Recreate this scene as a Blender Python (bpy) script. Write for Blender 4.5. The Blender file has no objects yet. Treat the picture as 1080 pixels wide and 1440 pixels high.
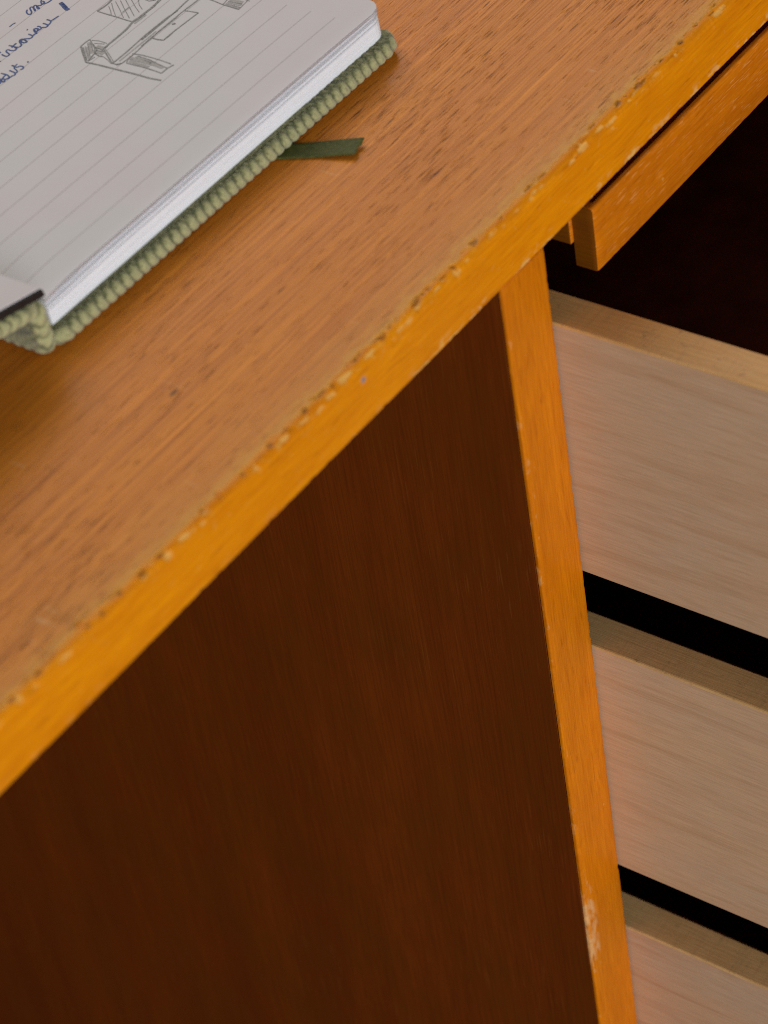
import bpy, bmesh, math, random
from mathutils import Vector, Matrix, noise

random.seed(7)
scene = bpy.context.scene
col = scene.collection
Z0 = 730.0                      # height of the desk top above the floor, mm
MM = 0.001
def V(x, y, z): return Vector((x * MM, y * MM, (z + Z0) * MM))

# ------------------------------------------------------------------ camera
cam_d = bpy.data.cameras.new('camera')
cam = bpy.data.objects.new('camera', cam_d); col.objects.link(cam)
right = Vector((0.57255422, -0.80850585, -0.13601453))
down = Vector((-0.59873639, -0.29900143, -0.74304299))
fwd = Vector((0.56008606, 0.50686925, -0.6552764))
cp = V(-439.7472, -344.3281, 398.8267)
cam.matrix_world = Matrix(((right.x, -down.x, -fwd.x, cp.x), (right.y, -down.y, -fwd.y, cp.y),
                           (right.z, -down.z, -fwd.z, cp.z), (0, 0, 0, 1)))
cam_d.sensor_fit = 'VERTICAL'; cam_d.sensor_height = 36.0; cam_d.lens = 3830.0 / 1440 * 36
cam_d.clip_start = 0.02; cam_d.clip_end = 50
cam_d.dof.use_dof = True; cam_d.dof.focus_distance = 0.795; cam_d.dof.aperture_fstop = 16.0
scene.camera = cam

# ------------------------------------------------------------------ world, lamps, exposure
w = bpy.data.worlds.new('World'); scene.world = w; w.use_nodes = True
bg = w.node_tree.nodes['Background']
bg.inputs[0].default_value = (1.0, 0.95, 0.88, 1); bg.inputs[1].default_value = 0.15

def area(name, loc, target, sx, sy, power, color):
    d = bpy.data.lights.new(name, 'AREA'); d.shape = 'RECTANGLE'; d.size = sx; d.size_y = sy
    d.energy = power; d.color = color
    o = bpy.data.objects.new(name, d); col.objects.link(o)
    o.location = loc
    o.rotation_euler = (Vector(target) - Vector(loc)).to_track_quat('-Z', 'Y').to_euler()
    return o
area('window_light', (-1.20, -2.00, 1.05), (0, 0, 0.64), 1.6, 1.0, 48, (0.97, 0.98, 1.0))
area('far_window_light', (1.15, 1.70, 2.50), (0, 0.05, 0.73), 2.3, 1.5, 46, (1.0, 0.945, 0.87))

vs = scene.view_settings
vs.view_transform = 'Standard'; vs.look = 'None'; vs.gamma = 1; vs.exposure = 0.0; vs.use_curve_mapping = False
try:
    scene.cycles.use_denoising = False
    scene.cycles.max_bounces = 8
    scene.cycles.pixel_filter_type = 'BLACKMAN_HARRIS'; scene.cycles.filter_width = 0.95
except Exception: pass

# ------------------------------------------------------------------ node helpers
class NT:
    def __init__(s, name):
        s.m = bpy.data.materials.new(name); s.m.use_nodes = True
        s.t = s.m.node_tree; s.b = s.t.nodes['Principled BSDF']
        s.co = s.t.nodes.new('ShaderNodeTexCoord').outputs['Object']
    def lk(s, a, b): s.t.links.new(a, b)
    def val(s, sock, v):
        if hasattr(v, 'is_linked') or isinstance(v, bpy.types.NodeSocket): s.lk(v, sock)
        else: sock.default_value = v
    def mapping(s, scale, loc=(0, 0, 0), rot=(0, 0, 0), co=None):
        n = s.t.nodes.new('ShaderNodeMapping'); n.inputs['Scale'].default_value = scale
        n.inputs['Location'].default_value = loc; n.inputs['Rotation'].default_value = rot
        s.lk(co or s.co, n.inputs['Vector']); return n.outputs[0]
    def noise(s, vec, scale=1, detail=3, rough=0.55, dist=0):
        n = s.t.nodes.new('ShaderNodeTexNoise'); n.inputs['Scale'].default_value = scale
        n.inputs['Detail'].default_value = detail; n.inputs['Roughness'].default_value = rough
        n.inputs['Distortion'].default_value = dist
        s.lk(vec, n.inputs['Vector']); return n.outputs['Fac']
    def rng(s, v, a, b, c=0.0, d=1.0, smooth=False):
        n = s.t.nodes.new('ShaderNodeMapRange'); n.inputs[1].default_value = a; n.inputs[2].default_value = b
        n.inputs[3].default_value = c; n.inputs[4].default_value = d
        if smooth: n.interpolation_type = 'SMOOTHSTEP'
        s.lk(v, n.inputs[0]); return n.outputs[0]
    def math(s, op, a, b=0.0, c=None):
        n = s.t.nodes.new('ShaderNodeMath'); n.operation = op
        s.val(n.inputs[0], a); s.val(n.inputs[1], b)
        if c is not None: s.val(n.inputs[2], c)
        return n.outputs[0]
    def mix(s, f, a, b, mode='MIX'):
        n = s.t.nodes.new('ShaderNodeMix'); n.data_type = 'RGBA'; n.blend_type = mode
        s.val(n.inputs[0], f)
        for i, v in ((6, a), (7, b)):
            if isinstance(v, (tuple, list)): n.inputs[i].default_value = (*v[:3], 1)
            else: s.lk(v, n.inputs[i])
        return n.outputs[2]
    def xyz(s, co=None):
        n = s.t.nodes.new('ShaderNodeSeparateXYZ'); s.lk(co or s.co, n.inputs[0]); return n.outputs
    def bump(s, h, strength=0.3, dist=0.001, normal=None):
        n = s.t.nodes.new('ShaderNodeBump'); n.inputs['Strength'].default_value = strength
        n.inputs['Distance'].default_value = dist; s.lk(h, n.inputs['Height'])
        if normal is not None: s.lk(normal, n.inputs['Normal'])
        return n.outputs[0]
    def set(s, **k):
        for key, v in k.items():
            i = s.b.inputs[{'color': 'Base Color', 'rough': 'Roughness', 'spec': 'Specular IOR Level',
                            'normal': 'Normal', 'coat': 'Coat Weight', 'coat_rough': 'Coat Roughness',
                            'sheen': 'Sheen Weight', 'sheen_rough': 'Sheen Roughness'}[key]]
            if isinstance(v, (tuple, list)): i.default_value = (*v[:3], 1)
            else: s.val(i, v)
        return s.m

def grain_map(n, axis, across, along, loc=(0, 0, 0), wob=0.0):
    sc = [across] * 3; sc['XYZ'.index(axis)] = along
    return n.mapping(tuple(sc), loc)

# ---- desk top veneer: satin varnish over teak-coloured veneer with short dark pores along x
def mat_veneer():
    n = NT('varnished_veneer')
    X, Y, Z = n.xyz()
    broad = n.noise(grain_map(n, 'X', 60, 5), 1, 3, .6)
    band = n.noise(grain_map(n, 'X', 330, 7, (3, 1, 0)), 1, 3, .6)
    fib = n.noise(grain_map(n, 'X', 2200, 26, (0, 5, 0)), 1, 3, .6)
    por1 = n.noise(grain_map(n, 'X', 2100, 110, (7, 2, 0)), 1, 2, .5, .1)
    por2 = n.noise(grain_map(n, 'X', 1500, 85, (1, 9, 0)), 1, 2, .5, .1)
    dens = n.noise(n.mapping((16, 26, 16), (4, 4, 0)), 1, 2, .5)
    th = n.rng(dens, .35, .68, .09, 0)
    p1 = n.rng(n.math('SUBTRACT', por1, th), .585, .65)
    p2 = n.rng(n.math('SUBTRACT', por2, th), .63, .68)
    c = n.mix(n.rng(broad, .3, .72), (.76, .246, .018), (.90, .325, .033))
    mid = n.noise(grain_map(n, 'X', 900, 8, (8, 1, 3)), 1, 3, .6)
    c = n.mix(n.rng(band, .35, .75, 0, .42), c, (.42, .125, .024))
    c = n.mix(n.rng(mid, .44, .66, 0, .36), c, (.38, .105, .014))
    c = n.mix(n.rng(fib, .42, .64, 0, .58), c, (.33, .088, .011))
    # paler, worn, handled zone along the front edge
    ew = n.noise(n.mapping((60, 160, 60)), 1, 3)
    edge = n.rng(n.math('ADD', Y, n.rng(ew, .3, .7, -.004, .004)), .004, .020, 1, 0, True)
    c = n.mix(n.math('MULTIPLY', edge, .30), c, (.72, .33, .06))
    e2 = n.noise(n.mapping((170, 420, 60), (3, 2, 1)), 1, 3, .6, .5)
    ed2 = n.rng(n.math('ADD', Y, n.rng(e2, .3, .7, -.0025, .0025)), .0025, .0068, 1, 0, True)
    c = n.mix(n.math('MULTIPLY', ed2, .75), c, (.72, .33, .045))
    w5 = n.noise(n.mapping((24, 24, 24), (2, 7, 9)), 1, 2, .6)
    pa = n.t.nodes.new('ShaderNodeAttribute'); pa.attribute_name = 'pit'
    ca = n.t.nodes.new('ShaderNodeAttribute'); ca.attribute_name = 'cream'
    e3 = n.noise(n.mapping((420, 900, 60), (5, 2, 1)), 1, 3, .6, .3)
    c = n.mix(n.math('MULTIPLY', n.rng(Y, .003, .008, 1, 0), n.math('MULTIPLY', n.rng(w5, .40, .58, .1, 1), n.rng(e3, .58, .70, 0, .35))), c, (.27, .12, .016))
    c = n.mix(n.math('MULTIPLY', n.rng(Y, .003, .007, 1, 0), n.rng(e2, .62, .72, 0, .22)), c, (.82, .56, .22))
    c = n.mix(n.rng(n.math('ADD', ca.outputs['Fac'], n.rng(e3, .3, .7, -.4, .35)), .25, 1.0, 0, .65), c, (.80, .46, .13))
    pitm = n.rng(n.math('ADD', pa.outputs['Fac'], n.rng(e3, .3, .7, -.4, .35)), .25, .95, 0, .75)
    c = n.mix(pitm, c, (.22, .080, .010))
    c = n.mix(n.math('MULTIPLY', p1, .80), c, (.13, .032, .006))
    c = n.mix(n.math('MULTIPLY', p2, .85), c, (.10, .024, .005))
    # faint scuffs
    sc = n.noise(n.mapping((900, 90, 90), (0, 0, 0), (0, 0, .55)), 1, 2, .5)
    scm = n.noise(n.mapping((45, 45, 45), (8, 3, 0)), 1, 2)
    scf = n.math('MULTIPLY', n.rng(sc, .66, .74), n.rng(scm, .55, .66))
    c = n.mix(n.math('MULTIPLY', scf, .35), c, (.78, .47, .22))
    # one dark dent
    dv = n.t.nodes.new('ShaderNodeVectorMath'); dv.operation = 'DISTANCE'
    n.lk(n.mapping((1, 2.6, 1)), dv.inputs[0]); dv.inputs[1].default_value = (-.0865, .035 * 2.6, Z0 * MM)
    dent = n.math('ADD', dv.outputs['Value'], n.rng(fib, .3, .7, -.0006, .0006))
    c = n.mix(n.rng(dent, .0010, .0019, .85, 0), c, (.06, .022, .006))
    h = n.math('ADD', n.math('MULTIPLY', n.math('ADD', p1, p2), -.8), n.math('MULTIPLY', fib, .45))
    rg = n.math('ADD', n.rng(fib, .3, .7, .24, .33), n.rng(broad, .3, .7, -.03, .03))
    return n.set(color=c, rough=rg, spec=.06, coat=.0, coat_rough=.30, normal=n.bump(h, .25, .0002))

# ---- orange solid-wood edging; axis = grain direction
def mat_edging(name, axis, warm=(.86, .305, .002), deep=(.55, .140, .001), wear='top', streak=.5, scratch=.0):
    n = NT(name)
    X, Y, Z = n.xyz()
    broad = n.noise(grain_map(n, axis, 120, 14), 1, 3, .6)
    fib = n.noise(grain_map(n, axis, 1500, 75, (2, 2, 2)), 1, 3, .6)
    md = n.noise(grain_map(n, axis, 420, 38, (1, 6, 2)), 1, 4, .65, .3)
    flk = n.noise(grain_map(n, axis, 800, 80, (5, 1, 4)), 1, 2, .55, .4)
    c = n.mix(n.rng(broad, .32, .70), warm, tuple(.55 * a + .45 * b for a, b in zip(warm, deep)))
    c = n.mix(n.rng(md, .42, .68, 0, .55), c, tuple(.6 * b + .4 * a for a, b in zip(warm, deep)))
    c = n.mix(n.rng(fib, .40, .66, 0, streak), c, deep)
    c = n.mix(n.rng(flk, .61, .72, 0, .45), c, tuple(.66 * b for b in deep))
    h = fib
    # small nicks
    nk = n.noise(n.mapping((420, 420, 420), (3, 1, 2)), 1, 2, .5)
    c = n.mix(n.rng(nk, .71, .78, 0, .35), c, (.82, .46, .12))
    if scratch:
        s1 = n.noise(grain_map(n, axis, 2300, 150, (9, 4, 1)), 1, 2, .5, .2)
        s2 = n.noise(n.mapping((30, 30, 30), (2, 8, 1)), 1, 2, .5)
        c = n.mix(n.math('MULTIPLY', n.rng(s1, .60, .68), n.rng(s2, .35, .6, .35, 1)), c,
                  tuple((1 - scratch) * a + scratch * b for a, b in zip(warm, (.86, .56, .26))))
    if wear == 'top':           # chipped arris along the front top edge of the desk
        zt = n.rng(Z, (Z0 - 4.2) * MM, (Z0 - .4) * MM)
        w1 = n.noise(n.mapping((330, 600, 520), (1, 1, 1)), 1, 3, .65, .8)
        w2 = n.noise(n.mapping((280, 620, 520), (6, 2, 5)), 1, 3, .6, .4)
        w3 = n.noise(n.mapping((30, 30, 30), (6, 7, 5)), 1, 2, .6)
        pa = n.t.nodes.new('ShaderNodeAttribute'); pa.attribute_name = 'pit'
        ca = n.t.nodes.new('ShaderNodeAttribute'); ca.attribute_name = 'cream'
        m = n.rng(n.math('ADD', ca.outputs['Fac'], n.rng(w1, .3, .7, -.45, .4)), .25, 1.0, 0, .72)
        c = n.mix(m, c, (.85, .50, .14))
        fz = n.math('MULTIPLY', n.rng(w1, .56, .70, 0, .6), zt)
        c = n.mix(n.math('MULTIPLY', fz, n.rng(w3, .42, .62, .1, 1)), c, (.80, .46, .11))
        m2 = n.rng(n.math('ADD', pa.outputs['Fac'], n.rng(w2, .3, .7, -.4, .35)), .25, .95, 0, .75)
        c = n.mix(m2, c, (.25, .088, .008))
        # scuffed lower arris
        zb = n.rng(Z, (Z0 - 17.9) * MM, (Z0 - 14.0) * MM, 1, 0)
        w4 = n.noise(n.mapping((190, 400, 330), (3, 4, 1)), 1, 3, .6, .4)
        xr = n.rng(X, -.05, -.02)
        m3 = n.math('MULTIPLY', n.math('MULTIPLY', n.rng(w4, .54, .64), zb), n.rng(xr, 0, 1, .15, .8))
        c = n.mix(m3, c, (.85, .52, .20))
        dv = n.t.nodes.new('ShaderNodeVectorMath'); dv.operation = 'DISTANCE'
        n.lk(n.co, dv.inputs[0]); dv.inputs[1].default_value = V(-58.0, 0, -4.7)
        c = n.mix(n.rng(dv.outputs['Value'], .0006, .0009, .95, 0), c, (.10, .17, .28))
        c = n.mix(n.math('MULTIPLY', n.rng(dv.outputs['Value'], .0009, .0018, .15, 0), n.rng(fib, .2, .8, .5, 1)), c, (.87, .50, .22))
        h = n.math('ADD', fib, n.math('MULTIPLY', n.math('ADD', m, m2), -1.2))
    elif wear == 'side':        # rubbed left arris of the upright
        xl = n.rng(X, .0, .0070, 1, 0)
        w1 = n.noise(n.mapping((420, 420, 160), (2, 1, 8)), 1, 3, .6, .5)
        zc = n.math('ABSOLUTE', n.math('SUBTRACT', Z, (Z0 - 272) * MM))
        near = n.rng(zc, .006, .028, 1, 0, True)
        m = n.math('MULTIPLY', n.rng(n.math('ADD', w1, n.math('ADD', n.math('MULTIPLY', xl, .20), n.math('MULTIPLY', near, .30))), .78, 1.02), n.rng(xl, .15, .5))
        c = n.mix(n.math('MULTIPLY', m, .5), c, (.76, .53, .26))
        xs = n.rng(X, .0, .003, 1, 0)
        m4 = n.math('MULTIPLY', n.rng(w1, .56, .72), xs)
        c = n.mix(n.math('MULTIPLY', m4, .12), c, (.86, .46, .12))
        h = n.math('ADD', fib, n.math('MULTIPLY', m, -.8))
    return n.set(color=c, rough=n.rng(fib, .3, .7, .40, .52), spec=.14, normal=n.bump(h, .35, .0003))

# ---- dark brown veneer of the pedestal side, grain upright
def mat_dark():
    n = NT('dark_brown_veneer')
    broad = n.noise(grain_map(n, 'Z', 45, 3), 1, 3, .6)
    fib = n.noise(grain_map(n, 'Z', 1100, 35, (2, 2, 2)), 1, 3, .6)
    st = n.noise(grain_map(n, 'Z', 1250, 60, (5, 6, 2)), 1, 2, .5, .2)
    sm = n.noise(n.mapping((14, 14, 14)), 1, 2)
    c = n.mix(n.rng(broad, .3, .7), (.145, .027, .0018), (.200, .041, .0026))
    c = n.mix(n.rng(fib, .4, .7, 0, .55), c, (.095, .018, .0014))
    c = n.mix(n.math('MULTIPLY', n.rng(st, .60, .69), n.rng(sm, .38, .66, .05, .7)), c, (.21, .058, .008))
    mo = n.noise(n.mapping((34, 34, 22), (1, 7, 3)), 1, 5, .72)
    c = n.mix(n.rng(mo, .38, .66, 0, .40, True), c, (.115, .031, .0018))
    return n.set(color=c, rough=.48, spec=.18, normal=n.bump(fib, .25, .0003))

# ---- pale beech of the drawer boxes, grain along y
def mat_pale(name, base=(.62, .39, .228), dark=(.50, .29, .155), grey=(.585, .40, .257), seed=0, endg=False):
    n = NT(name)
    X, Y, Z = n.xyz()
    broad = n.noise(n.mapping((30, 6, 26), (seed, seed * 2, 1)), 1, 3, .6, .8)
    fig = n.noise(n.mapping((90, 9, 150), (seed, 3, 2)), 1, 3, .6, 1.2)
    fib = n.noise(n.mapping((1900, 70, 1900), (seed, 1, 4)), 1, 3, .65)
    blot = n.noise(n.mapping((22, 16, 22), (9, seed, 4)), 1, 3, .6)
    c = n.mix(n.rng(broad, .3, .7), base, grey)
    c = n.mix(n.rng(fig, .50, .70, 0, .6), c, dark)
    c = n.mix(n.rng(blot, .5, .72, 0, .25), c, (.60, .35, .22))
    c = n.mix(n.rng(fib, .40, .66, 0, .38), c, tuple(.74 * a for a in dark))
    if endg:
        saw = n.noise(n.mapping((60, 900, 60), (0, 0, 0), (0, 0, .25)), 1, 2, .6)
        c = n.mix(n.rng(saw, .48, .75, 0, .3), c, (.38, .235, .115))
        pit = n.noise(n.mapping((500, 260, 500), (2, seed, 7)), 1, 3, .6)
        c = n.mix(n.rng(pit, .62, .74, 0, .6), c, (.30, .17, .075))
    return n.set(color=c, rough=.62, spec=.28, normal=n.bump(fib, .25, .0003))

def mat_plain(name, color, rough=.6, spec=.3, nscale=0, namp=.15, bumpd=0):
    n = NT(name); c = color
    if nscale:
        f = n.noise(n.mapping((nscale,) * 3), 1, 3, .6)
        c = n.mix(n.rng(f, .3, .7), tuple(a * (1 - namp) for a in color), tuple(min(1, a * (1 + namp)) for a in color))
        if bumpd: return n.set(color=c, rough=rough, spec=spec, normal=n.bump(f, .4, bumpd))
    return n.set(color=c, rough=rough, spec=spec)

def mat_cord(name, hi=(.45, .445, .225), lo=(.105, .115, .05), shade=(.25, .25, .115)):
    n = NT(name)
    at = n.t.nodes.new('ShaderNodeAttribute'); at.attribute_name = 'rib'
    rib = at.outputs['Fac']
    f1 = n.noise(n.mapping((1100,) * 3), 1, 3, .7)
    f2 = n.noise(n.mapping((430,) * 3, (3, 1, 0)), 1, 2, .6)
    c = n.mix(n.rng(n.math('ADD', rib, n.rng(f1, .3, .7, -.22, .22)), .18, .72), lo, hi)  # crease shade painted in: darker between ribs, brighter on the crests
    c = n.mix(n.rng(f1, .48, .70, 0, .75), c, shade)
    c = n.mix(n.rng(f2, .5, .7, 0, .30), c, (.46, .43, .215))
    h = n.math('ADD', f1, n.math('MULTIPLY', f2, .6))
    return n.set(color=c, rough=.95, spec=.05, sheen=.25, sheen_rough=.5, normal=n.bump(h, .8, .0007))

def mat_paper(name, color, lines=False, seed=0):
    n = NT(name)
    X, Y, Z = n.xyz()
    f = n.noise(n.mapping((70, 70, 70), (seed, 1, 1)), 1, 3, .6)
    c = n.mix(n.rng(f, .3, .7), tuple(a * .975 for a in color), color)
    if not lines:
        bl = n.noise(n.mapping((28, 28, 28), (seed, 4, 2)), 1, 2, .5)
        c = n.mix(n.rng(bl, .42, .56, 0, .5, True), c, (color[0] * .95, color[1] * 1.015, color[2] * .995))
    fine = n.noise(n.mapping((2500,) * 3), 1, 2, .6)
    nm = n.bump(fine, .12, .0001)
    if lines:
        e = n.noise(n.mapping((14, 14, 5200)), 1, 2, .7)
        c = n.mix(n.rng(e, .50, .72, 0, .5), c, tuple(a * .80 for a in color))
        nm = n.bump(e, .3, .0002)
    return n.set(color=c, rough=.8, spec=.15, normal=nm)

M = {
    'veneer': mat_veneer(),
    'edge': mat_edging('orange_edging', 'X', wear='top'),
    'upright': mat_edging('orange_upright', 'Z', warm=(.72, .215, .003), deep=(.45, .105, .001), wear='side', streak=.5),
    'slide': mat_edging('orange_slide_front', 'X', warm=(.70, .210, .004), deep=(.43, .100, .002), wear=None, streak=.55, scratch=.24),
    'endgrain_shade': mat_edging('orange_end_grain_shaded', 'Y', warm=(.21, .064, .003), deep=(.13, .034, .002), wear=None, streak=.5),  # end grain, with the end faces' weaker light also darkened into the colour
    'core': mat_plain('glue_line_core', (.20, .10, .03), .8, .1, 300, .3),
    'dark': mat_dark(),
    'pale1': mat_pale('pale_beech_board', seed=1),
    'pale2': mat_pale('pale_beech_board_warm', (.67, .425, .245), (.535, .315, .168), (.625, .425, .272), seed=4),
    'pale3': mat_pale('pale_beech_board_pink', (.64, .395, .232), (.50, .26, .142), (.60, .405, .26), seed=8),
    'sawn1': mat_pale('sawn_beech_edge', (.74, .40, .135), (.55, .27, .08), (.64, .38, .15), seed=2, endg=True),
    'sawn2': mat_pale('sawn_beech_edge_grey', (.72, .43, .165), (.56, .31, .105), (.64, .41, .185), seed=6, endg=True),
    'drawer_inside': mat_plain('dark_drawer_inside', (.10, .026, .012), .8, .1, 60, .3),  # one dark brown for drawer bottoms and inner sheets
    'inner': mat_plain('dark_inner_board', (.10, .04, .015), .7, .2, 50, .3),  # dark brown for drawer backs and slide guides
    'cord': mat_cord('green_corduroy'),
    'paper': mat_paper('ruled_paper', (.715, .668, .685)),
    'block': mat_paper('page_edges', (.82, .84, .88), True),
    'black': mat_plain('black_endpaper', (.012, .012, .013), .5, .3, 400, .3),
    'rule': mat_plain('grey_ruling', (.52, .475, .47), .8, .1),
    'ink': mat_plain('blue_ink', (.020, .055, .22), .6, .3, 700, .35),
    'pencil': mat_plain('pencil_graphite', (.225, .22, .22), .6, .3, 1500, .5),
    'shade': mat_plain('pencil_shading', (.42, .40, .395), .7, .2, 1500, .2),
    'ribbon': mat_plain('olive_satin_ribbon', (.085, .092, .024), .7, .2, 900, .25, .0001),
    'floor': mat_plain('brown_floor', (.07, .045, .03), .5, .3, 6, .2),
}

# ------------------------------------------------------------------ object helpers
def thing(name, loc, label, cat, group=None):
    o = bpy.data.objects.new(name, None); col.objects.link(o); o.location = loc
    o.empty_display_size = .05
    o['label'] = label; o['category'] = cat
    if group: o['group'] = group
    return o
ROOT = {}
def link(name, me, mat, parent=None, smooth=False):
    o = bpy.data.objects.new(name, me); col.objects.link(o)
    if mat is not None: me.materials.append(mat)
    if parent is not None:
        o.parent = parent
        top = parent
        while top.parent: top = top.parent
        o.matrix_parent_inverse = Matrix.Translation(-top.location) if parent is top else Matrix.Identity(4)
        if parent is not top: o.matrix_parent_inverse = Matrix.Identity(4)
    if smooth:
        for p in me.polygons: p.use_smooth = True
    return o
def mesh(name, verts, faces):
    me = bpy.data.meshes.new(name); me.from_pydata([tuple(v) for v in verts], [], faces); me.update()
    return me
def box(name, x0, x1, y0, y1, z0, z1, mat, parent, bevel=.5, seg=2):
    bm = bmesh.new(); bmesh.ops.create_cube(bm, size=1)
    for v in bm.verts:
        v.co = V((x0 + x1) / 2 + v.co.x * (x1 - x0), (y0 + y1) / 2 + v.co.y * (y1 - y0), (z0 + z1) / 2 + v.co.z * (z1 - z0))
    if bevel:
        bmesh.ops.bevel(bm, geom=bm.edges[:], offset=bevel * MM, segments=seg, profile=.5, affect='EDGES')
    me = bpy.data.meshes.new(name); bm.to_mesh(me); bm.free()
    return link(name, me, mat, parent)
def nz(x, y=0, z=0): return noise.noise(Vector((x, y, z)))

# ================================================================== setting: the floor
fl = mesh('floor', [(-2.5, -2.5, 0), (2.5, -2.5, 0), (2.5, 2.5, 0), (-2.5, 2.5, 0)], [(0, 1, 2, 3)])
o = link('floor', fl, M['floor']); o['kind'] = 'structure'

# ================================================================== the desk
XL, XR, DEP, HB = -860.0, 372.0, 620.0, 18.0
desk = thing('desk', (-.244, .31, 0), 'orange varnished wooden desk with chipped front edge and opened drawers', 'desk')

def xs_list():
    xs = [XL]
    x = XL
    while x < -260: x += 40; xs.append(min(x, -260))
    x = -260
    while x < 200: x += .5; xs.append(x)
    while x < XR: x += 20; xs.append(min(x, XR))
    return xs
XS = xs_list()

# knocks along the front arris: dark pits and pale bruises (x in mm)
PITS = [-77.8, -91.6, -102.5, -117.0, -133.1, -139.7, -147.4, -153.9, -158.5, -184.1, -175.2, -25.9, -5.5, -28.3, -15.9, 72.2, 62.7, 71.9, 103.7, 94.6, -46.7, -56.9, -67.1]
CREAM = [-69.9, -116.3, -132.0, -139.8, -124.9, -183.1, -178.2, -168.6, -87.8, -98.9, -79.1, 23.4, 11.3, 4.7, 0.0, 17.7, -32.8, -40.6, -16.3, 42.4, 50.8, 56.1, 65.0, 79.6, 113.5, -52.9, -63.3]
rw = random.Random(11)
SPOTS = []          # (x, y, z, rx, r, kind)
for x in PITS: SPOTS.append((x, rw.uniform(1.5, 2.6), -.2, rw.uniform(.7, 1.5), rw.uniform(.55, .95), 'pit'))
for x in CREAM: SPOTS.append((x, rw.uniform(.2, 1.2), rw.uniform(-1.5, -.5), rw.uniform(1.0, 3.2), rw.uniform(.5, .95), 'cream'))
for i in range(42):
    SPOTS.append((rw.uniform(-210, 150), rw.uniform(1.0, 3.0), -.2, rw.uniform(.5, 2.2), rw.uniform(.25, .5), 'pit'))
for i in range(60):
    SPOTS.append((rw.uniform(-210, 150), rw.uniform(0, 1.6), rw.uniform(-2.0, -.2), rw.uniform(.5, 2.4), rw.uniform(.25, .6), 'cream'))
for i in range(16):
    SPOTS.append((rw.uniform(-50, 150), 0, rw.uniform(-17.6, -16.2), rw.uniform(.8, 4.0), rw.uniform(.3, .65), 'cream'))
BIN = {}
for sp_ in SPOTS:
    for b in range(int((sp_[0] - 6) // 10), int((sp_[0] + 6) // 10) + 1): BIN.setdefault(b, []).append(sp_)
def wear_at(x, y, z):
    pit = cr = 0.0
    for (a, b, c, rx, r, kd) in BIN.get(int(x // 10), ()):
        dx = (x - a) / rx * (1 + .5 * nz(x * 1.9, a)); q = dx * dx + ((y - b) ** 2 + (z - c) ** 2) / (r * r) * (1 + .5 * nz(y * 2, z * 2, a))
        if q < 4:
            e = math.exp(-q * q * .8)
            if kd == 'pit': pit = max(pit, e)
            else: cr = max(cr, e)
    return pit, cr
def add_attr(me, name, vals):
    at = me.attributes.new(name, 'FLOAT', 'POINT'); at.data.foreach_set('value', vals)

# desk top: veneered sheet with a ragged front edge
verts = []; faces = []
def ragged(x):
    r = 2.5 + .9 * nz(x * .06, 3) + .8 * nz(x * .33, 7) + .45 * nz(x * 1.1, 1)
    c = nz(x * .16, 21)
    if c > .34: r += (c - .34) * 5.5
    return r
vp = []; vc = []
for x in XS:
    r = ragged(x)
    pp = [wear_at(x, r + q, 0) for q in (0, .3, .8, 1.4, 2.2)]
    vp += [pp[0][0], pp[0][0]] + [a for a, b in pp[1:]] + [0] * 6; vc += [pp[0][1], pp[0][1]] + [b for a, b in pp[1:]] + [0] * 6
    verts += [V(x, r, -.7), V(x, r, -.25), V(x, r + .3, -.25 * pp[1][0]), V(x, r + .8, -.35 * pp[2][0]), V(x, r + 1.4, -.35 * pp[3][0]), V(x, r + 2.2, 0), V(x, r + 4, 0.0), V(x, 24, 0.0), V(x, DEP, 0), V(x, DEP, -HB + .4), V(x, 4.3, -HB + .4), V(x, 4.3, -.7)]
k = 12
for i in range(len(XS) - 1):
    for j in range(k):
        a, b = i * k + j, i * k + (j + 1) % k
        faces.append((a, a + k, b + k, b))
faces.append(tuple(range(k))); faces.append(tuple(reversed(range((len(XS) - 1) * k, len(XS) * k))))
top = link('desktop', mesh('desktop', verts, faces), M['veneer'], desk)
add_attr(top.data, 'pit', vp); add_attr(top.data, 'cream', vc)
bmm = bmesh.new(); bmm.from_mesh(top.data); bmesh.ops.recalc_face_normals(bmm, faces=bmm.faces[:]); bmm.to_mesh(top.data); bmm.free()

# front edging with rounded, dented arrises
prof = [(4.2, -.55), (3.2, -.22), (2.2, -.16)]
R = 2.2
for t in range(0, 7):
    a = math.pi / 2 * t / 6
    prof.append((R - R * math.sin(a), -.16 - R + R * math.cos(a)))
prof += [(0, -5), (0, -8), (0, -11), (0, -14), (0, -16.2)]
for t in range(0, 4):
    a = math.pi / 2 * t / 3
    prof.append((.9 - .9 * math.cos(a), -HB + .9 - .9 * math.sin(a)))
prof += [(4.2, -HB)]
verts = []; faces = []; k = len(prof); ep = []; ec = []
for x in XS:
    for (y, z) in prof:
        ar = max(0, 1 - abs(z + 1.3) / 2.6)
        d = .42 * max(0, nz(x * .22, y * .5, z * .5 + 3)) + .55 * max(0, nz(x * .75, y, z + 9) - .12) + .18 * nz(x * 2.1, y * 2, z * 2)
        c = max(0, nz(x * .11, 31) - .25) * 2.2
        lo = max(0, 1 - abs(z + HB) / 1.6)
        d2 = .5 * max(0, nz(x * .3, 3, 40) - .05) + .2 * nz(x * 1.5, 6, 1)
        wav = .12 * nz(x * .02, z * .1, 5)
        pt, cm = wear_at(x, y, z); ep.append(pt); ec.append(cm)
        d = d * .5 + .8 * pt + .35 * cm; c *= .4
        yy = y + (d + c * .5) * ar * .8 + d2 * lo * .6 + (wav if y < 1 else 0)
        zz = z - (d + c * .5) * ar * .8 + max(0, d2) * lo * .5
        verts.append(V(x, yy, zz))
for i in range(len(XS) - 1):
    for j in range(k):
        a, b = i * k + j, i * k + (j + 1) % k
        faces.append((a, a + k, b + k, b))
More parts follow.
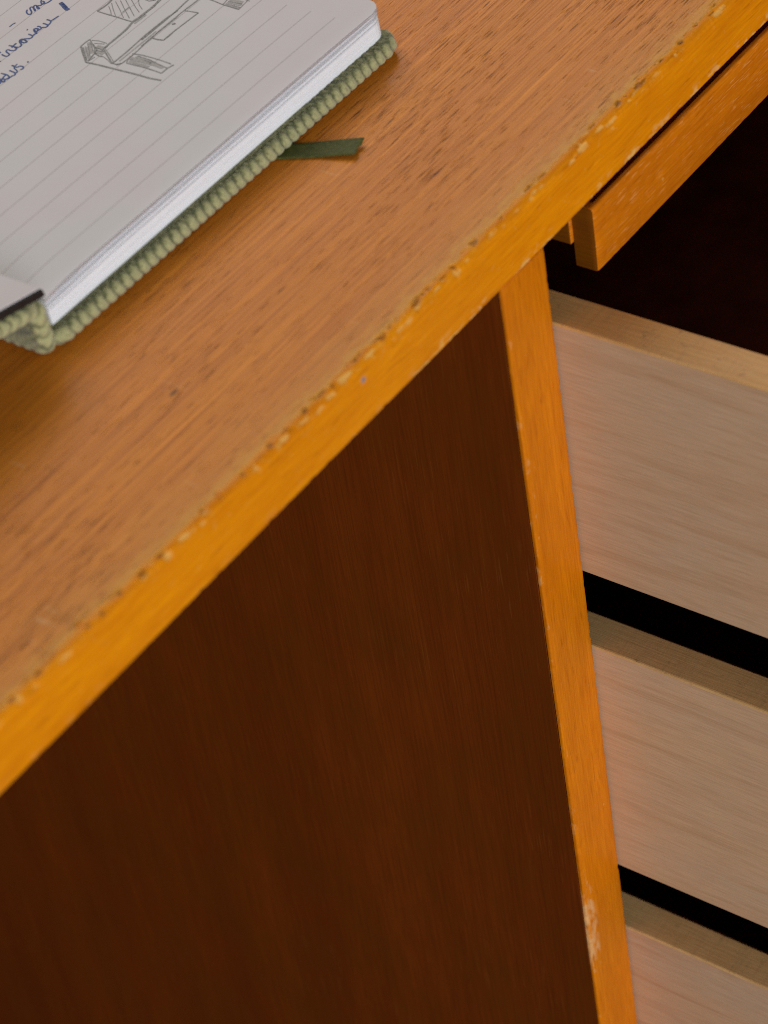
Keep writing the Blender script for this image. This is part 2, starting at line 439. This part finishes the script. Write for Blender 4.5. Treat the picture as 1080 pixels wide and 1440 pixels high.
faces.append(tuple(range(k))); faces.append(tuple(reversed(range((len(XS) - 1) * k, len(XS) * k))))
edge = link('front_edging', mesh('front_edging', verts, faces), M['edge'], desk, True)
add_attr(edge.data, 'pit', ep); add_attr(edge.data, 'cream', ec)
edge['label'] = 'bright orange front edging with chipped cream arris'
bmm = bmesh.new(); bmm.from_mesh(edge.data); bmesh.ops.recalc_face_normals(bmm, faces=bmm.faces[:]); bmm.to_mesh(edge.data); bmm.free()

# pedestal side panel (dark) and its orange upright edge strip
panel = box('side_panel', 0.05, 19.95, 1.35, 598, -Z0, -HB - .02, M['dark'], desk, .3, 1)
panel['label'] = 'dark brown veneered pedestal side panel in shadow'
zs = []; z = -HB - .03
while z > -340: zs.append(z); z -= .6
while z > -Z0: zs.append(z); z -= 25
zs.append(-Z0)
verts = []; faces = []
pr = [(0, 1.3), (0, 1.0), (0, .7)] + [(.45 - .45 * math.cos(a), .45 - .45 * math.sin(a)) for a in (.3, .8, 1.25)] + \
     [(2.5, 0), (6, 0), (10, 0), (15, 0), (18.6, 0)] + [(19.3 + .7 * math.sin(a), .7 - .7 * math.cos(a)) for a in (.3, .8, 1.25)] + [(20, 1.0), (20, 1.3)]
k = len(pr)
for z in zs:
    for (x, y) in pr:
        lo = max(0, 1 - math.hypot(x, y) / 2.4); hi = max(0, 1 - math.hypot(x - 20, y) / 1.8)
        d = .55 * max(0, nz(z * .28, 4, x * .3) - .05) + .2 * nz(z * 1.2, 8)
        w = max(0, 1 - abs(z + 272) / 26)
        d += w * (.5 + .5 * nz(z * .35, 14))
        e = .35 * max(0, nz(z * .3, 24) - .1)
        verts.append(V(x + d * lo + (.18 * nz(z * .02, 50) if x < 1 else 0) - e * hi, y + d * lo * .7 + e * hi, z))
for i in range(len(zs) - 1):
    for j in range(k):
        a, b = i * k + j, i * k + (j + 1) % k
        faces.append((a, b, b + k, a + k))
faces.append(tuple(range(k))); faces.append(tuple(reversed(range((len(zs) - 1) * k, len(zs) * k))))
up = link('edge_strip', mesh('edge_strip', verts, faces), M['upright'], panel, True)
up['label'] = 'orange upright edge strip rubbed pale at its left arris'
bmm = bmesh.new(); bmm.from_mesh(up.data); bmesh.ops.recalc_face_normals(bmm, faces=bmm.faces[:]); bmm.to_mesh(up.data); bmm.free()

# far side of the pedestal, back board and the other end of the desk
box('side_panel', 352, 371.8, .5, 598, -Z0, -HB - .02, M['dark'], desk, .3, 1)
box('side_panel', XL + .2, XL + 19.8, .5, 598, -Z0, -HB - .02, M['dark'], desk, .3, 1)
box('back_panel', XL + 20, 351.9, 585, 597.5, -Z0, -HB - .04, M['dark'], desk, .3, 1)
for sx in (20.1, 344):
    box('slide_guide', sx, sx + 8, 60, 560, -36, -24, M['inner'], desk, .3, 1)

# pull-out writing slide under the top
slide = box('writing_slide', 41.4, 331, 7.05, 520, -33.9, -22.2, M['slide'], desk, .5, 2)
slide['label'] = 'pull-out writing slide under the desk top'
# front lip with rounded edges; rebate behind its top added to darken the gap
verts = []; faces = []
x0, x1, zt, zb = 42.8, 330.0, -21.2, -41.9
pr = []
def arc(cy, cz, r, a0, a1, n=4): return [(cy + r * math.cos(a0 + (a1 - a0) * t / n), cz + r * math.sin(a0 + (a1 - a0) * t / n)) for t in range(n + 1)]
pr += arc(.8, zt - .8, .8, math.pi / 2, math.pi) + [(0, zt - 6), (0, zt - 12)] + arc(.9, zb + .9, .9, math.pi, 1.5 * math.pi) + [(7, zb), (7, zt - 6.1), (1.7, zt - 6), (1.6, zt)]
k = len(pr)
xs = [x0, x0 + .25, x0 + .8, x0 + 3.0]
x = x0 + 3.1
while x < 200: xs.append(x); x += .8
xs += [260, x1 - .8, x1 - .25, x1]
cy, cz = 3.5, (zt + zb) / 2
for x in xs:
    ins = 0
    e = min(x - x0, x1 - x)
    if e < .8: ins = .75 * (1 - math.sqrt(max(0, 1 - (1 - e / .8) ** 2)))
    for (y, z) in pr:
        d = .22 * max(0, nz(x * .4, y, z * .4)) if y < 1.5 else 0
        s = (1 if z < cz else -1)
        if x < x0 + 3.05 and y > 1.65 and z > zt - 7: z = zt - .02 * y
        verts.append(V(x, y + (ins if y < 3.5 else 0) + d, z + s * ins * .8 - (x - x0) * .0035 * 0))
for i in range(len(xs) - 1):
    for j in range(k):
        a, b = i * k + j, i * k + (j + 1) % k
        faces.append((a, b, b + k, a + k))
faces.append(tuple(range(k))); faces.append(tuple(reversed(range((len(xs) - 1) * k, len(xs) * k))))
lip = link('front_lip', mesh('front_lip', verts, faces), M['slide'], slide, True)
bmm = bmesh.new(); bmm.from_mesh(lip.data); bmesh.ops.recalc_face_normals(bmm, faces=bmm.faces[:]); bmm.to_mesh(lip.data); bmm.free()
m = lip.modifiers.new('edge_split', 'EDGE_SPLIT'); m.split_angle = math.radians(40)
for ob in (lip, slide):
    ob.data.materials.append(M['endgrain_shade'])
    for p in ob.data.polygons:
        if abs(p.normal.x) > .8: p.material_index = 1

# three open drawers, pale box sides
def drawer(zt, zb, pull, mside, mtop, label, base):
    d = box('drawer', 33.0, 339.0, pull + 18, 500, zb + 6, zb + 11, M['drawer_inside'], desk, .2, 1)   # the bottom board carries the box
    d['label'] = label
    # near side board: body and its sawn top edge
    for (xa, xb) in ((20.5, 32.95), (339.05, 351.5)):
        sb = box('side_board', xa, xb, pull + 17, 500, zb, zt, mside, d, .7, 3)
        sb.data.materials.append(mtop)
        for p in sb.data.polygons:
            if p.normal.z > .25: p.material_index = 1
    # thin dark sheets over the pale inner faces
    box('inner_sheet', 32.97, 33.9, pull + 19, 499, zb + 11.1, zt - 1.2, M['drawer_inside'], d, 0)
    box('inner_sheet', 338.1, 339.03, pull + 19, 499, zb + 11.1, zt - 1.2, M['drawer_inside'], d, 0)
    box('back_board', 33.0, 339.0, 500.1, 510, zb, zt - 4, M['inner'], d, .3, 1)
    fr = box('drawer_front', 21.0, 351.0, pull, pull + 16.9, zb - 9, zt + 6, M['slide'], d, 1.5, 3)
    return d
drawer(-43.3, -133.9, -104, M['pale1'], M['sawn1'], 'top open drawer with pale sides and sawn edge', 0)
drawer(-163.7, -261.9, -104, M['pale2'], M['sawn2'], 'middle open drawer with pale sides', 1)
drawer(-292.2, -390.0, -104, M['pale3'], M['sawn2'], 'lowest visible open drawer with pinkish pale side', 2)

# ================================================================== the notebook
book = thing('notebook', V(-12, 180, 0), 'open ruled notebook in green corduroy cover lying on the desk', 'notebook')

def padded(name, w, h, r, cr, pitch, amp, mat, parent, frame, seed=0, ph=0.0, crl=None, lowf=.42):
    """corduroy wrapped board: w x h rectangle (outer size), edge radius r, corner radius cr; frame maps (u, v, n) to mm."""
    pts = []                                # perimeter of the roll's centre line, starting at the lower left corner
    c = max(cr - r, .6)
    cl = max((crl if crl else cr) - r, .6)
    a, b = w - 2 * r, h - 2 * r
    def seg(p, q, nrm, step):
        L = math.dist(p, q); n = max(1, int(L / step))
        for i in range(n): t = i / n; pts.append(((p[0] + (q[0] - p[0]) * t, p[1] + (q[1] - p[1]) * t), nrm))
    def cor(cx, cy, a0, c):
        for i in range(10): t = a0 + math.pi / 2 * i / 10; pts.append(((cx + c * math.cos(t), cy + c * math.sin(t)), (math.cos(t), math.sin(t))))
    fine = pitch / 12
    cor(cl, cl, math.pi, cl)
    seg((cl, 0), (a - c, 0), (0, -1), fine)
    cor(a - c, c, -math.pi / 2, c)
    seg((a, c), (a, b - c), (1, 0), pitch / 6)
    cor(a - c, b - c, 0, c)
    seg((a - c, b), (cl, b), (0, 1), pitch / 3)
    cor(cl, b - cl, math.pi / 2, cl)
    seg((0, b - cl), (0, cl), (-1, 0), pitch / 6)
    N = len(pts); K = 17
    verts = []; ribs = []; faces = []
    s = 0
    for i, ((x, y), nn) in enumerate(pts):
        if i: s += math.dist(pts[i - 1][0], (x, y))
        for j in range(K):
            t = math.pi * j / (K - 1)             # 0 = top, pi = bottom
            so = s + .8 * math.sin(t * 2.0 - .6) + .22 * nz(s * .25, seed, j * .12) + ph
            q = (so / pitch) % 1.0
            rb = abs(math.sin(math.pi * q)) ** .55
            q2 = ((s * 1.0 - 1.9 * t) / pitch + .5) % 1.0
            tw = max(0, 1 - t / 1.5)
            rb *= 1 - .75 * tw * (1 - abs(math.sin(math.pi * q2)) ** .6)
            lump = 1 + .16 * nz(math.floor(so / pitch) * 3.1, seed, 3) + .1 * nz(s * .9, j * .5, seed)
            rr = r - amp * (1 - rb) * (.6 + .4 * math.sin(t)) + .10 * (lump - 1) * r + .05 * nz(s * 2.2, j * .9, seed + 4)
            d = rr * math.sin(t)
            verts.append(frame(x + r + nn[0] * d, y + r + nn[1] * d, rr * math.cos(t)))
            ribs.append(rb * (max(lowf, .42) + (1 - max(lowf, .42)) * min(1, max(0, (t - .35) / 1.0))))
    for i in range(N):
        i2 = (i + 1) % N
        for j in range(K - 1):
            faces.append((i * K + j, i * K + j + 1, i2 * K + j + 1, i2 * K + j))
    nf = len(faces)
    faces.append(tuple(i * K for i in range(N)))
    faces.append(tuple(i * K + K - 1 for i in reversed(range(N))))
    me = mesh(name, verts, faces)
    at = me.attributes.new('rib', 'FLOAT', 'POINT')
    at.data.foreach_set('value', ribs)
    bm = bmesh.new(); bm.from_mesh(me); bmesh.ops.recalc_face_normals(bm, faces=bm.faces[:]); bm.to_mesh(me); bm.free()
    return link(name, me, mat, parent, True)

Y0 = 70.2; BH = 216.0
cov = padded('back_cover', 149.2, BH, 2.75, 7.0, 3.35, .75, M['cord'], book, lambda u, v, n: V(-86.6 + u, Y0 + v, 2.85 + n), 1, 0, 3.2)
cov['label'] = 'green corduroy back cover flat on the desk'
sp = padded('spine', 17.0, BH, 2.6, 4.0, 3.35, .7, M['cord'], book, lambda u, v, n: V(-88.6 - n - .06 * u, Y0 + .4 + v, .4 + u), 2, 1.0, None, .8)
SL = math.radians(12)
def leftf(u, v, n):
    # u from the hinge leftwards
    return V(-86.8 - u * math.cos(SL) - n * math.sin(SL) * -1 * -1, Y0 + .2 + v, 14.6 + u * math.sin(SL) + n * math.cos(SL))
fc = padded('front_cover', 148.0, BH, 3.0, 7.0, 3.35, .8, M['cord'], book, lambda u, v, n: leftf(u, v, n), 3, .5)
fc['label'] = 'raised green corduroy front cover at the left'

# left-hand endpaper board and page
def slab(name, u0, u1, v0, v1, n0, n1, mat):
    bm = bmesh.new(); bmesh.ops.create_cube(bm, size=1)
    for q in bm.verts:
        u = (u0 + u1) / 2 + q.co.x * (u1 - u0); v = (v0 + v1) / 2 + q.co.y * (v1 - v0); nn = (n0 + n1) / 2 + q.co.z * (n1 - n0)
        q.co = leftf(u, v, nn)
    bmesh.ops.recalc_face_normals(bm, faces=bm.faces[:])
    bmesh.ops.bevel(bm, geom=bm.edges[:], offset=.2 * MM, segments=1, affect='EDGES')
    me = bpy.data.meshes.new(name); bm.to_mesh(me); bm.free()
    return link(name, me, mat, book)
slab('endpaper', -1.2, 143, 1.0, 211, 2.75, 5.1, M['black'])['label'] = 'black endpaper edge of the left half'
slab('left_page', -1.0, 142, 1.6, 210.5, 5.12, 5.5, M['paper'])

# right-hand page block: strata of sheets
PX0, PX1, PY0, PY1 = -84.0, 60.4, 74.5, 283.0
ZB, ZT = 5.3, 13.4
def outline(inset=0.0, rc=5.0, dy=0.0, dx=0.0, n=6):
    x0, x1, y0, y1 = PX0, PX1 + dx, PY0 + dy, PY1
    p = [(x0, y0)]
    p += [(x, y0) for x in (-60, -30, 0, 30)]
    for i in range(n + 1):
        a = -math.pi / 2 + math.pi / 2 * i / n
        p.append((x1 - rc + rc * math.cos(a), y0 + rc + rc * math.sin(a)))
    p += [(x1, y1), (x0, y1)]
    return p
def lift(x, z):                     # sheets swell a little towards the fore edge and dip into the gutter
    f = max(0, (z - ZB) / (ZT - ZB))
    g = max(0, 1 - (x - PX0) / 14)
    return z - f * 1.0 * g * g
verts = []; faces = []
GAPS = (30, 36, 39, 43)
layers = 46
ol = None
for L in range(layers + 1):
    z = ZB + (ZT - ZB) * L / layers
    jit = random.uniform(-.10, .10) + (.35 * L / layers)
    if L > 28: jit += random.uniform(-.15, .2)
    if L in GAPS: jit += 1.1
    o_ = outline(dy=jit, dx=random.uniform(-.1, .1) - .3 * L / layers)
    kk = len(o_)
    for rep in ((0,) if L in (0, layers) else (-1, 1)):
        for (x, y) in o_: verts.append(V(x, y, lift(x, z + rep * .02)))
    if 0 < L < layers: pass
# rebuild as stepped rings
nr = len(verts) // kk
for r_ in range(nr - 1):
    for j in range(kk):
        a, b = r_ * kk + j, r_ * kk + (j + 1) % kk
        faces.append((a, b, b + kk, a + kk))
faces.append(tuple(reversed(range(kk)))); faces.append(tuple(range((nr - 1) * kk, nr * kk)))
blk = link('page_block', mesh('page_block', verts, faces), M['block'], book)
blk['label'] = 'white edges of the stacked right-hand pages'

# top leaves, each slightly off the one below
def pz(x, y, base):
    g = max(0, 1 - (x - PX0) / 14)
    cr = max(0, (x - 30) / 31) ** 2
    return base - 1.0 * g * g + .18 * nz(x * .02, y * .02, 3) - .35 * cr * max(0, 1 - (y - PY0) / 40)
def leaf(idx, base, dy, dx, mat, th=.10):
    xs = [PX0 + (PX1 + dx - PX0) * i / 48 for i in range(49)]
    ys = []
    yy = PY0 + dy
    ys = [yy, yy + .6, yy + 1.5, yy + 3, yy + 5] + [yy + 5 + (PY1 - yy - 5) * i / 24 for i in range(1, 25)]
    rc = 5.0
    verts = []; faces = []
    for s in (0, 1):
        for j, y in enumerate(ys):
            for i, x in enumerate(xs):
                xx = x
                lim = PX1 + dx
                q = y - (PY0 + dy)
                if q < rc: lim = PX1 + dx - rc + math.sqrt(max(0, rc * rc - (rc - q) ** 2))
                xx = PX0 + (x - PX0) * (lim - PX0) / (PX1 + dx - PX0)
                sag = .25 * max(0, 1 - q / 3) ** 2
                verts.append(V(xx, y, pz(xx, y, base) - sag - (th if s else 0)))
    nx, ny = len(xs), len(ys)
    for j in range(ny - 1):
        for i in range(nx - 1):
            a = j * nx + i
            faces.append((a, a + 1, a + nx + 1, a + nx))
            b = a + nx * ny
            faces.append((b, b + nx, b + nx + 1, b + 1))
    o2 = nx * ny
    for i in range(nx - 1):
        faces.append((i, o2 + i, o2 + i + 1, i + 1))
        a = (ny - 1) * nx + i
        faces.append((a, a + 1, o2 + a + 1, o2 + a))
    for j in range(ny - 1):
        a = j * nx + nx - 1
        faces.append((a, o2 + a, o2 + a + nx, a + nx))
        a = j * nx
        faces.append((a, a + nx, o2 + a + nx, o2 + a))
    return link('page', mesh('page', verts, faces), mat, book, True)
sheet = [(13.78, .10, -.1), (14.1, .35, .1), (14.4, -.05, -.3), (14.7, .22, 0)]
PZ = 14.7
for i, (b, dy, dx) in enumerate(sheet):
    pg = leaf(i, b, dy, dx, M['paper'])
    mod = pg.modifiers.new('edge_split', 'EDGE_SPLIT'); mod.split_angle = math.radians(40)
pg['label'] = 'ruled right-hand page with pencil desk sketch and blue handwriting'
page = pg

# ---- printing and writing on the page: flat strokes lying on the paper
def stroke_mesh(name, polys, mat, parent, lift_=.035):
    """polys: list of (points in page mm, width mm)"""
    verts = []; faces = []
    for pts, wd in polys:
        base = len(verts); n = len(pts)
        for i, (x, y) in enumerate(pts):
            a = pts[max(0, i - 1)]; b = pts[min(n - 1, i + 1)]
            tx, ty = b[0] - a[0], b[1] - a[1]; L = math.hypot(tx, ty) or 1
            px, py = -ty / L, tx / L
            ww = wd / 2 * (1 + .25 * nz(x * 1.3, y * 1.3))
            for s in (-1, 1):
                X, Y = x + s * px * ww, y + s * py * ww
                verts.append(V(X, Y, pz(X, Y, PZ) + lift_))
        for i in range(n - 1):
            q = base + i * 2
            faces.append((q, q + 1, q + 3, q + 2))
    return link(name, mesh(name, verts, faces), mat, parent)
def dense(pts, step=1.5):
    out = [pts[0]]
    for a, b in zip(pts, pts[1:]):
        n = max(1, int(math.dist(a, b) / step))
        for i in range(1, n + 1): out.append((a[0] + (b[0] - a[0]) * i / n, a[1] + (b[1] - a[1]) * i / n))
    return out
def smooth(pts, n=4):
    if len(pts) < 3: return pts
    P = [pts[0]] + list(pts) + [pts[-1]]; out = []
    for i in range(1, len(P) - 2):
        p0, p1, p2, p3 = P[i - 1], P[i], P[i + 1], P[i + 2]
        for s in range(n):
            t = s / n
            out.append(tuple(.5 * ((2 * p1[q]) + (-p0[q] + p2[q]) * t + (2 * p0[q] - 5 * p1[q] + 4 * p2[q] - p3[q]) * t * t + (-p0[q] + 3 * p1[q] - 3 * p2[q] + p3[q]) * t ** 3) for q in (0, 1)))
    out.append(pts[-1]); return out
RULES = [82.8, 91.07, 99.34, 107.61, 115.88, 124.15, 132.42, 140.69, 148.96, 157.23, 165.5, 173.77, 182.04, 190.31, 198.58, 206.85, 215.12, 223.39, 231.66, 239.93, 248.2, 256.47, 264.74, 273.01]
for y in RULES:
    stroke_mesh('ruled_line', [(dense([(-81.5, y), (48.8, y)]), .20)], M['rule'], page, .02)
SKETCH = [([(24.85,148.48),(27.32,148.17),(29.02,148.12),(31.41,148.46)],0.5),([(24.85,148.48),(24.65,145.22),(24.56,140.78),(24.33,137.35),(24.36,135.03)],0.38),([(24.36,135.03),(26.81,134.7),(29.86,134.67),(32.93,134.64),(36.9,135.15)],0.75),([(24.36,135.03),(20.46,134.16),(17.25,134.02),(14.56,133.95),(12.4,133.95),(10.36,133.68)],0.6),([(28.3,147.16),(26.45,144.89),(24.68,143.13)],0.2),([(29.89,147.38),(27.56,144.9),(24.95,141.83)],0.2),([(30.97,146.81),(28.29,143.14),(25.02,139.0)],0.2),([(31.95,145.8),(28.85,141.79),(25.49,137.21)],0.2),([(32.93,144.78),(29.53,140.17),(26.87,136.55)],0.2),([(33.6,143.15),(30.92,139.5),(29.08,136.55)],0.2),([(34.39,141.25),(32.2,139.1),(30.66,136.76)],0.2),([(35.17,139.35),(34.91,137.69),(36.19,136.2)],0.3),([(27.18,141.13),(30.25,141.12)],0.2),([(5.28,126.79),(6.46,126.53),(11.23,126.57),(15.42,126.81),(20.66,127.19),(25.02,127.17),(29.41,127.15),(34.05,126.6)],0.35),([(5.09,125.39),(6.45,124.05),(9.7,123.9),(13.36,124.07),(18.98,124.75),(20.63,124.68),(24.98,124.65),(31.56,124.61)],0.3),([(10.05,133.78),(7.53,130.26),(5.28,126.79),(5.19,124.77),(6.45,124.05)],0.42),([(10.08,133.09),(8.15,130.06),(6.04,126.89)],0.2),([(8.47,140.72),(10.57,140.86),(12.28,140.67)],0.3),([(12.28,140.67),(9.25,136.33),(7.26,134.67),(3.33,133.88)],0.35),([(2.72,134.07),(5.92,137.85),(8.47,140.72)],0.5),([(8.3,139.85),(3.61,134.47)],0.3),([(10.05,139.53),(5.91,135.33)],0.2),([(8.98,139.52),(4.96,135.06)],0.2),([(11.13,139.53),(7.69,135.56)],0.2),([(12.1,139.8),(12.69,137.77),(12.6,134.76)],0.2),([(11.18,138.13),(12.04,135.08)],0.2),([(9.5,136.36),(9.54,133.72)],0.3),([(7.18,134.6),(6.56,132.3),(6.83,131.28)],0.4),([(8.54,135.2),(8.86,132.79)],0.4),([(10.67,138.06),(9.07,135.47),(6.87,134.34)],0.3),([(8.84,133.48),(10.82,133.88)],0.3),([(2.64,134.01),(2.97,130.36),(3.16,125.56),(3.38,120.12),(3.55,116.06),(3.52,111.86),(3.98,108.36)],0.52),([(3.33,133.88),(5.69,133.35)],0.3),([(6.77,131.05),(5.98,128.89),(4.98,126.89)],0.2),([(11.3,124.51),(11.82,121.4),(11.85,117.57),(11.77,114.02),(11.5,110.94)],0.3),([(10.09,124.22),(7.09,123.16)],0.2),([(6.89,123.0),(7.0,120.28),(7.15,116.2),(6.98,112.93),(6.81,110.64)],0.35),([(10.98,122.13),(10.73,117.71),(10.04,114.36),(9.47,110.77)],0.3),([(6.69,110.54),(9.58,110.51),(11.51,109.92)],0.35),([(10.53,117.55),(10.11,115.46)],0.2),([(19.91,124.45),(19.86,122.65),(20.18,120.61),(22.4,120.46),(25.81,120.72)],0.3),([(27.63,123.53),(28.44,122.9)],0.7),([(17.81,126.49),(22.67,126.62),(28.22,126.67),(33.45,126.83),(38.0,127.23),(40.77,127.41)],0.4),([(15.45,124.57),(19.57,124.5),(23.43,124.82),(28.97,124.86),(34.57,124.9),(38.41,124.73),(41.6,124.63)],0.3),([(19.76,124.05),(19.73,122.23),(20.17,120.59),(23.3,120.71),(27.66,120.6),(31.45,120.42),(35.38,120.25)],0.3),([(34.71,125.01),(35.08,122.9),(35.38,120.25)],0.3),([(42.35,122.81),(42.1,119.6),(41.55,116.38),(41.47,113.54),(41.28,110.53)],0.3),([(41.28,110.53),(44.15,110.85),(46.25,111.07)],0.2),([(41.55,116.38),(44.49,116.87)],0.2),([(42.16,115.66),(42.32,111.02)],0.2),([(43.6,115.98),(43.9,111.45)],0.2),([(46.37,112.75),(46.1,110.37)],0.3)]
SHADE = [([(9.3,123.57),(9.38,115.92)],1.3),([(8.01,122.86),(7.77,116.0)],1.1),([(10.56,122.49),(9.65,114.05)],0.9),([(9.55,116.76),(9.03,111.81)],1.2),([(10.26,136.47),(10.25,133.95)],1.5),([(8.02,134.77),(8.07,132.13)],1.4),([(8.63,139.05),(4.68,134.47)],1.0),([(10.96,139.93),(6.98,135.33)],1.2),([(16.73,133.95),(22.53,134.43)],0.7),([(23.79,134.03),(28.83,133.83)],0.6),([(6.9,125.48),(22.99,125.52)],0.4),([(41.86,115.62),(41.93,110.92)],1.2),([(43.3,115.94),(43.46,111.3)],1.2),([(44.5,116.08),(44.74,111.69)],1.2)]
WORD1 = [([(17.46,168.45),(16.38,167.8),(15.74,166.65),(15.92,165.9),(16.98,166.37),(17.83,167.56),(18.61,168.39),(19.17,168.13),(18.74,167.0),(18.07,165.91),(17.75,166.14)],0.38),([(18.0,166.07),(19.02,167.4),(19.91,167.96),(20.29,167.6),(19.86,166.47),(19.35,165.53),(19.09,165.81),(19.72,166.8),(20.42,166.96),(20.69,166.3),(21.47,166.38)],0.38),([(21.47,166.38),(22.36,167.5),(23.64,168.25)],0.38),([(21.47,166.38),(21.91,165.86),(22.78,165.4),(23.98,165.24),(24.78,165.48)],0.38),([(22.9,167.3),(22.5,166.3),(21.88,166.27)],0.38),([(8.27,167.15),(9.57,167.24),(10.7,166.97)],0.3),([(24.19,161.78),(23.49,160.2),(22.61,158.41),(22.06,156.82)],0.95),([(24.54,161.69),(23.81,160.18),(22.85,158.17)],0.6),([(22.77,159.44),(21.99,157.74),(21.89,156.91)],0.6)]
WORD2 = [([(-3.8,159.48),(-4.05,158.23),(-3.92,157.31),(-2.91,157.37),(-2.37,158.74),(-1.92,159.42),(-1.19,159.42),(-1.2,158.23),(-0.73,157.32),(0.25,157.37)],0.38),([(0.25,157.37),(0.68,158.7),(0.73,159.62),(0.58,160.68)],0.38),([(0.09,159.07),(1.79,159.37),(2.35,159.28)],0.38),([(0.68,158.7),(0.95,157.45),(1.84,157.2),(2.52,157.65)],0.38),([(2.52,157.65),(3.29,158.91),(4.13,159.5),(4.73,159.13),(4.57,157.96),(4.11,156.97),(3.52,157.34),(3.41,158.13),(3.72,158.93),(4.61,158.89),(5.25,158.41)],0.43),([(5.25,158.41),(5.63,157.71),(6.21,157.17),(7.16,157.5),(7.4,158.5),(7.48,159.37)],0.38),([(7.16,157.5),(8.22,157.59),(8.82,157.22)],0.38),([(9.07,161.35),(9.21,161.0)],0.5),([(8.82,157.22),(9.19,158.43),(9.91,159.35),(10.57,159.33),(10.68,158.54),(9.83,157.95),(9.4,158.46),(9.78,159.12)],0.46),([(9.72,158.0),(10.54,157.83),(11.39,157.91),(11.84,158.95),(11.61,159.7)],0.38),([(11.39,157.91),(11.92,157.69),(12.24,156.93),(13.29,157.06),(13.54,158.05),(13.59,159.19)],0.38),([(13.29,157.06),(14.54,157.25),(15.4,157.84),(15.61,158.94),(15.51,159.5)],0.38),([(15.4,157.84),(16.57,157.69),(18.45,157.46)],0.32),([(-2.97,161.4),(-3.29,160.29)],0.38),([(-6.74,158.07),(-6.71,157.2)],0.3)]
WORD3 = [([(-13.45,151.84),(-14.4,150.12),(-14.28,149.35),(-13.43,149.81),(-13.39,150.72),(-14.49,150.33),(-15.56,149.68)],0.43),([(-13.43,149.81),(-12.65,149.48),(-11.99,149.42),(-11.38,150.45),(-11.28,151.71),(-11.32,152.99)],0.38),([(-13.39,150.72),(-11.89,151.17),(-11.11,150.83)],0.38),([(-12.76,149.24),(-11.23,149.12),(-10.44,148.75),(-9.64,149.36),(-9.38,150.75),(-9.3,151.75)],0.38),([(-9.79,149.22),(-9.08,149.06),(-8.38,149.88),(-7.87,151.2),(-7.01,151.66),(-5.88,151.83)],0.3),([(-7.52,151.66),(-7.05,150.75),(-6.36,150.33),(-6.24,149.36),(-6.95,148.74),(-7.76,149.02)],0.38),([(-7.02,152.88),(-7.05,151.97)],0.4),([(-4.01,149.84),(-3.64,149.47)],0.5)]

for p, wd in SHADE: stroke_mesh('pencil_shading', [(dense(p), wd)], M['shade'], page, .045)
stroke_mesh('pencil_sketch', [(dense(p, .8), wd * 1.05) for p, wd in SKETCH], M['pencil'], page, .07)['label'] = 'pencil sketch of a desk'
for word, lab in ((WORD1, 'cut-off top line of blue handwriting'), (WORD2, 'middle line of blue handwriting'), (WORD3, 'lowest line of blue handwriting')):
    stroke_mesh('handwriting', [(smooth(p), wd * 1.3) for p, wd in word], M['ink'], page, .06)['label'] = lab

# ---- bookmark ribbon coming out from under the cover
verts = []; faces = []
A0, A1 = Vector((3.2, 77.5)), Vector((15.6, 53.2))
n = 28
dirv = (A1 - A0).normalized(); per = Vector((-dirv.y, dirv.x))
for i in range(n + 1):
    t = i / n
    c = A0 + (A1 - A0) * t + per * (.5 * math.sin(t * 3.0))
    wd = 7.0
    zc = .45 + 1.9 * max(0, t - .45) ** 1.6 + .1 * math.sin(t * 9)
    if t < .3: zc = .45
    for s in range(7):
        q = s / 6 - .5
        cut = 0
        if i == n: cut = .7 * q * 2 + .45 * random.uniform(-1, 1)
        pnt = c + per * (q * wd) + dirv * cut
        verts.append((V(pnt.x, pnt.y, zc + .5 * max(0, t - .35) * (q * 2) ** 2 * 1.4 * (1 if q > 0 else .35))))
for i in range(n):
    for s in range(6):
        a = i * 7 + s
        faces.append((a, a + 1, a + 8, a + 7))
rb = link('bookmark_ribbon', mesh('bookmark_ribbon', verts, faces), M['ribbon'], book, True)
rb['label'] = 'dark olive bookmark ribbon sticking out over the desk'
so = rb.modifiers.new('thick', 'SOLIDIFY'); so.thickness = .25 * MM; so.offset = 0
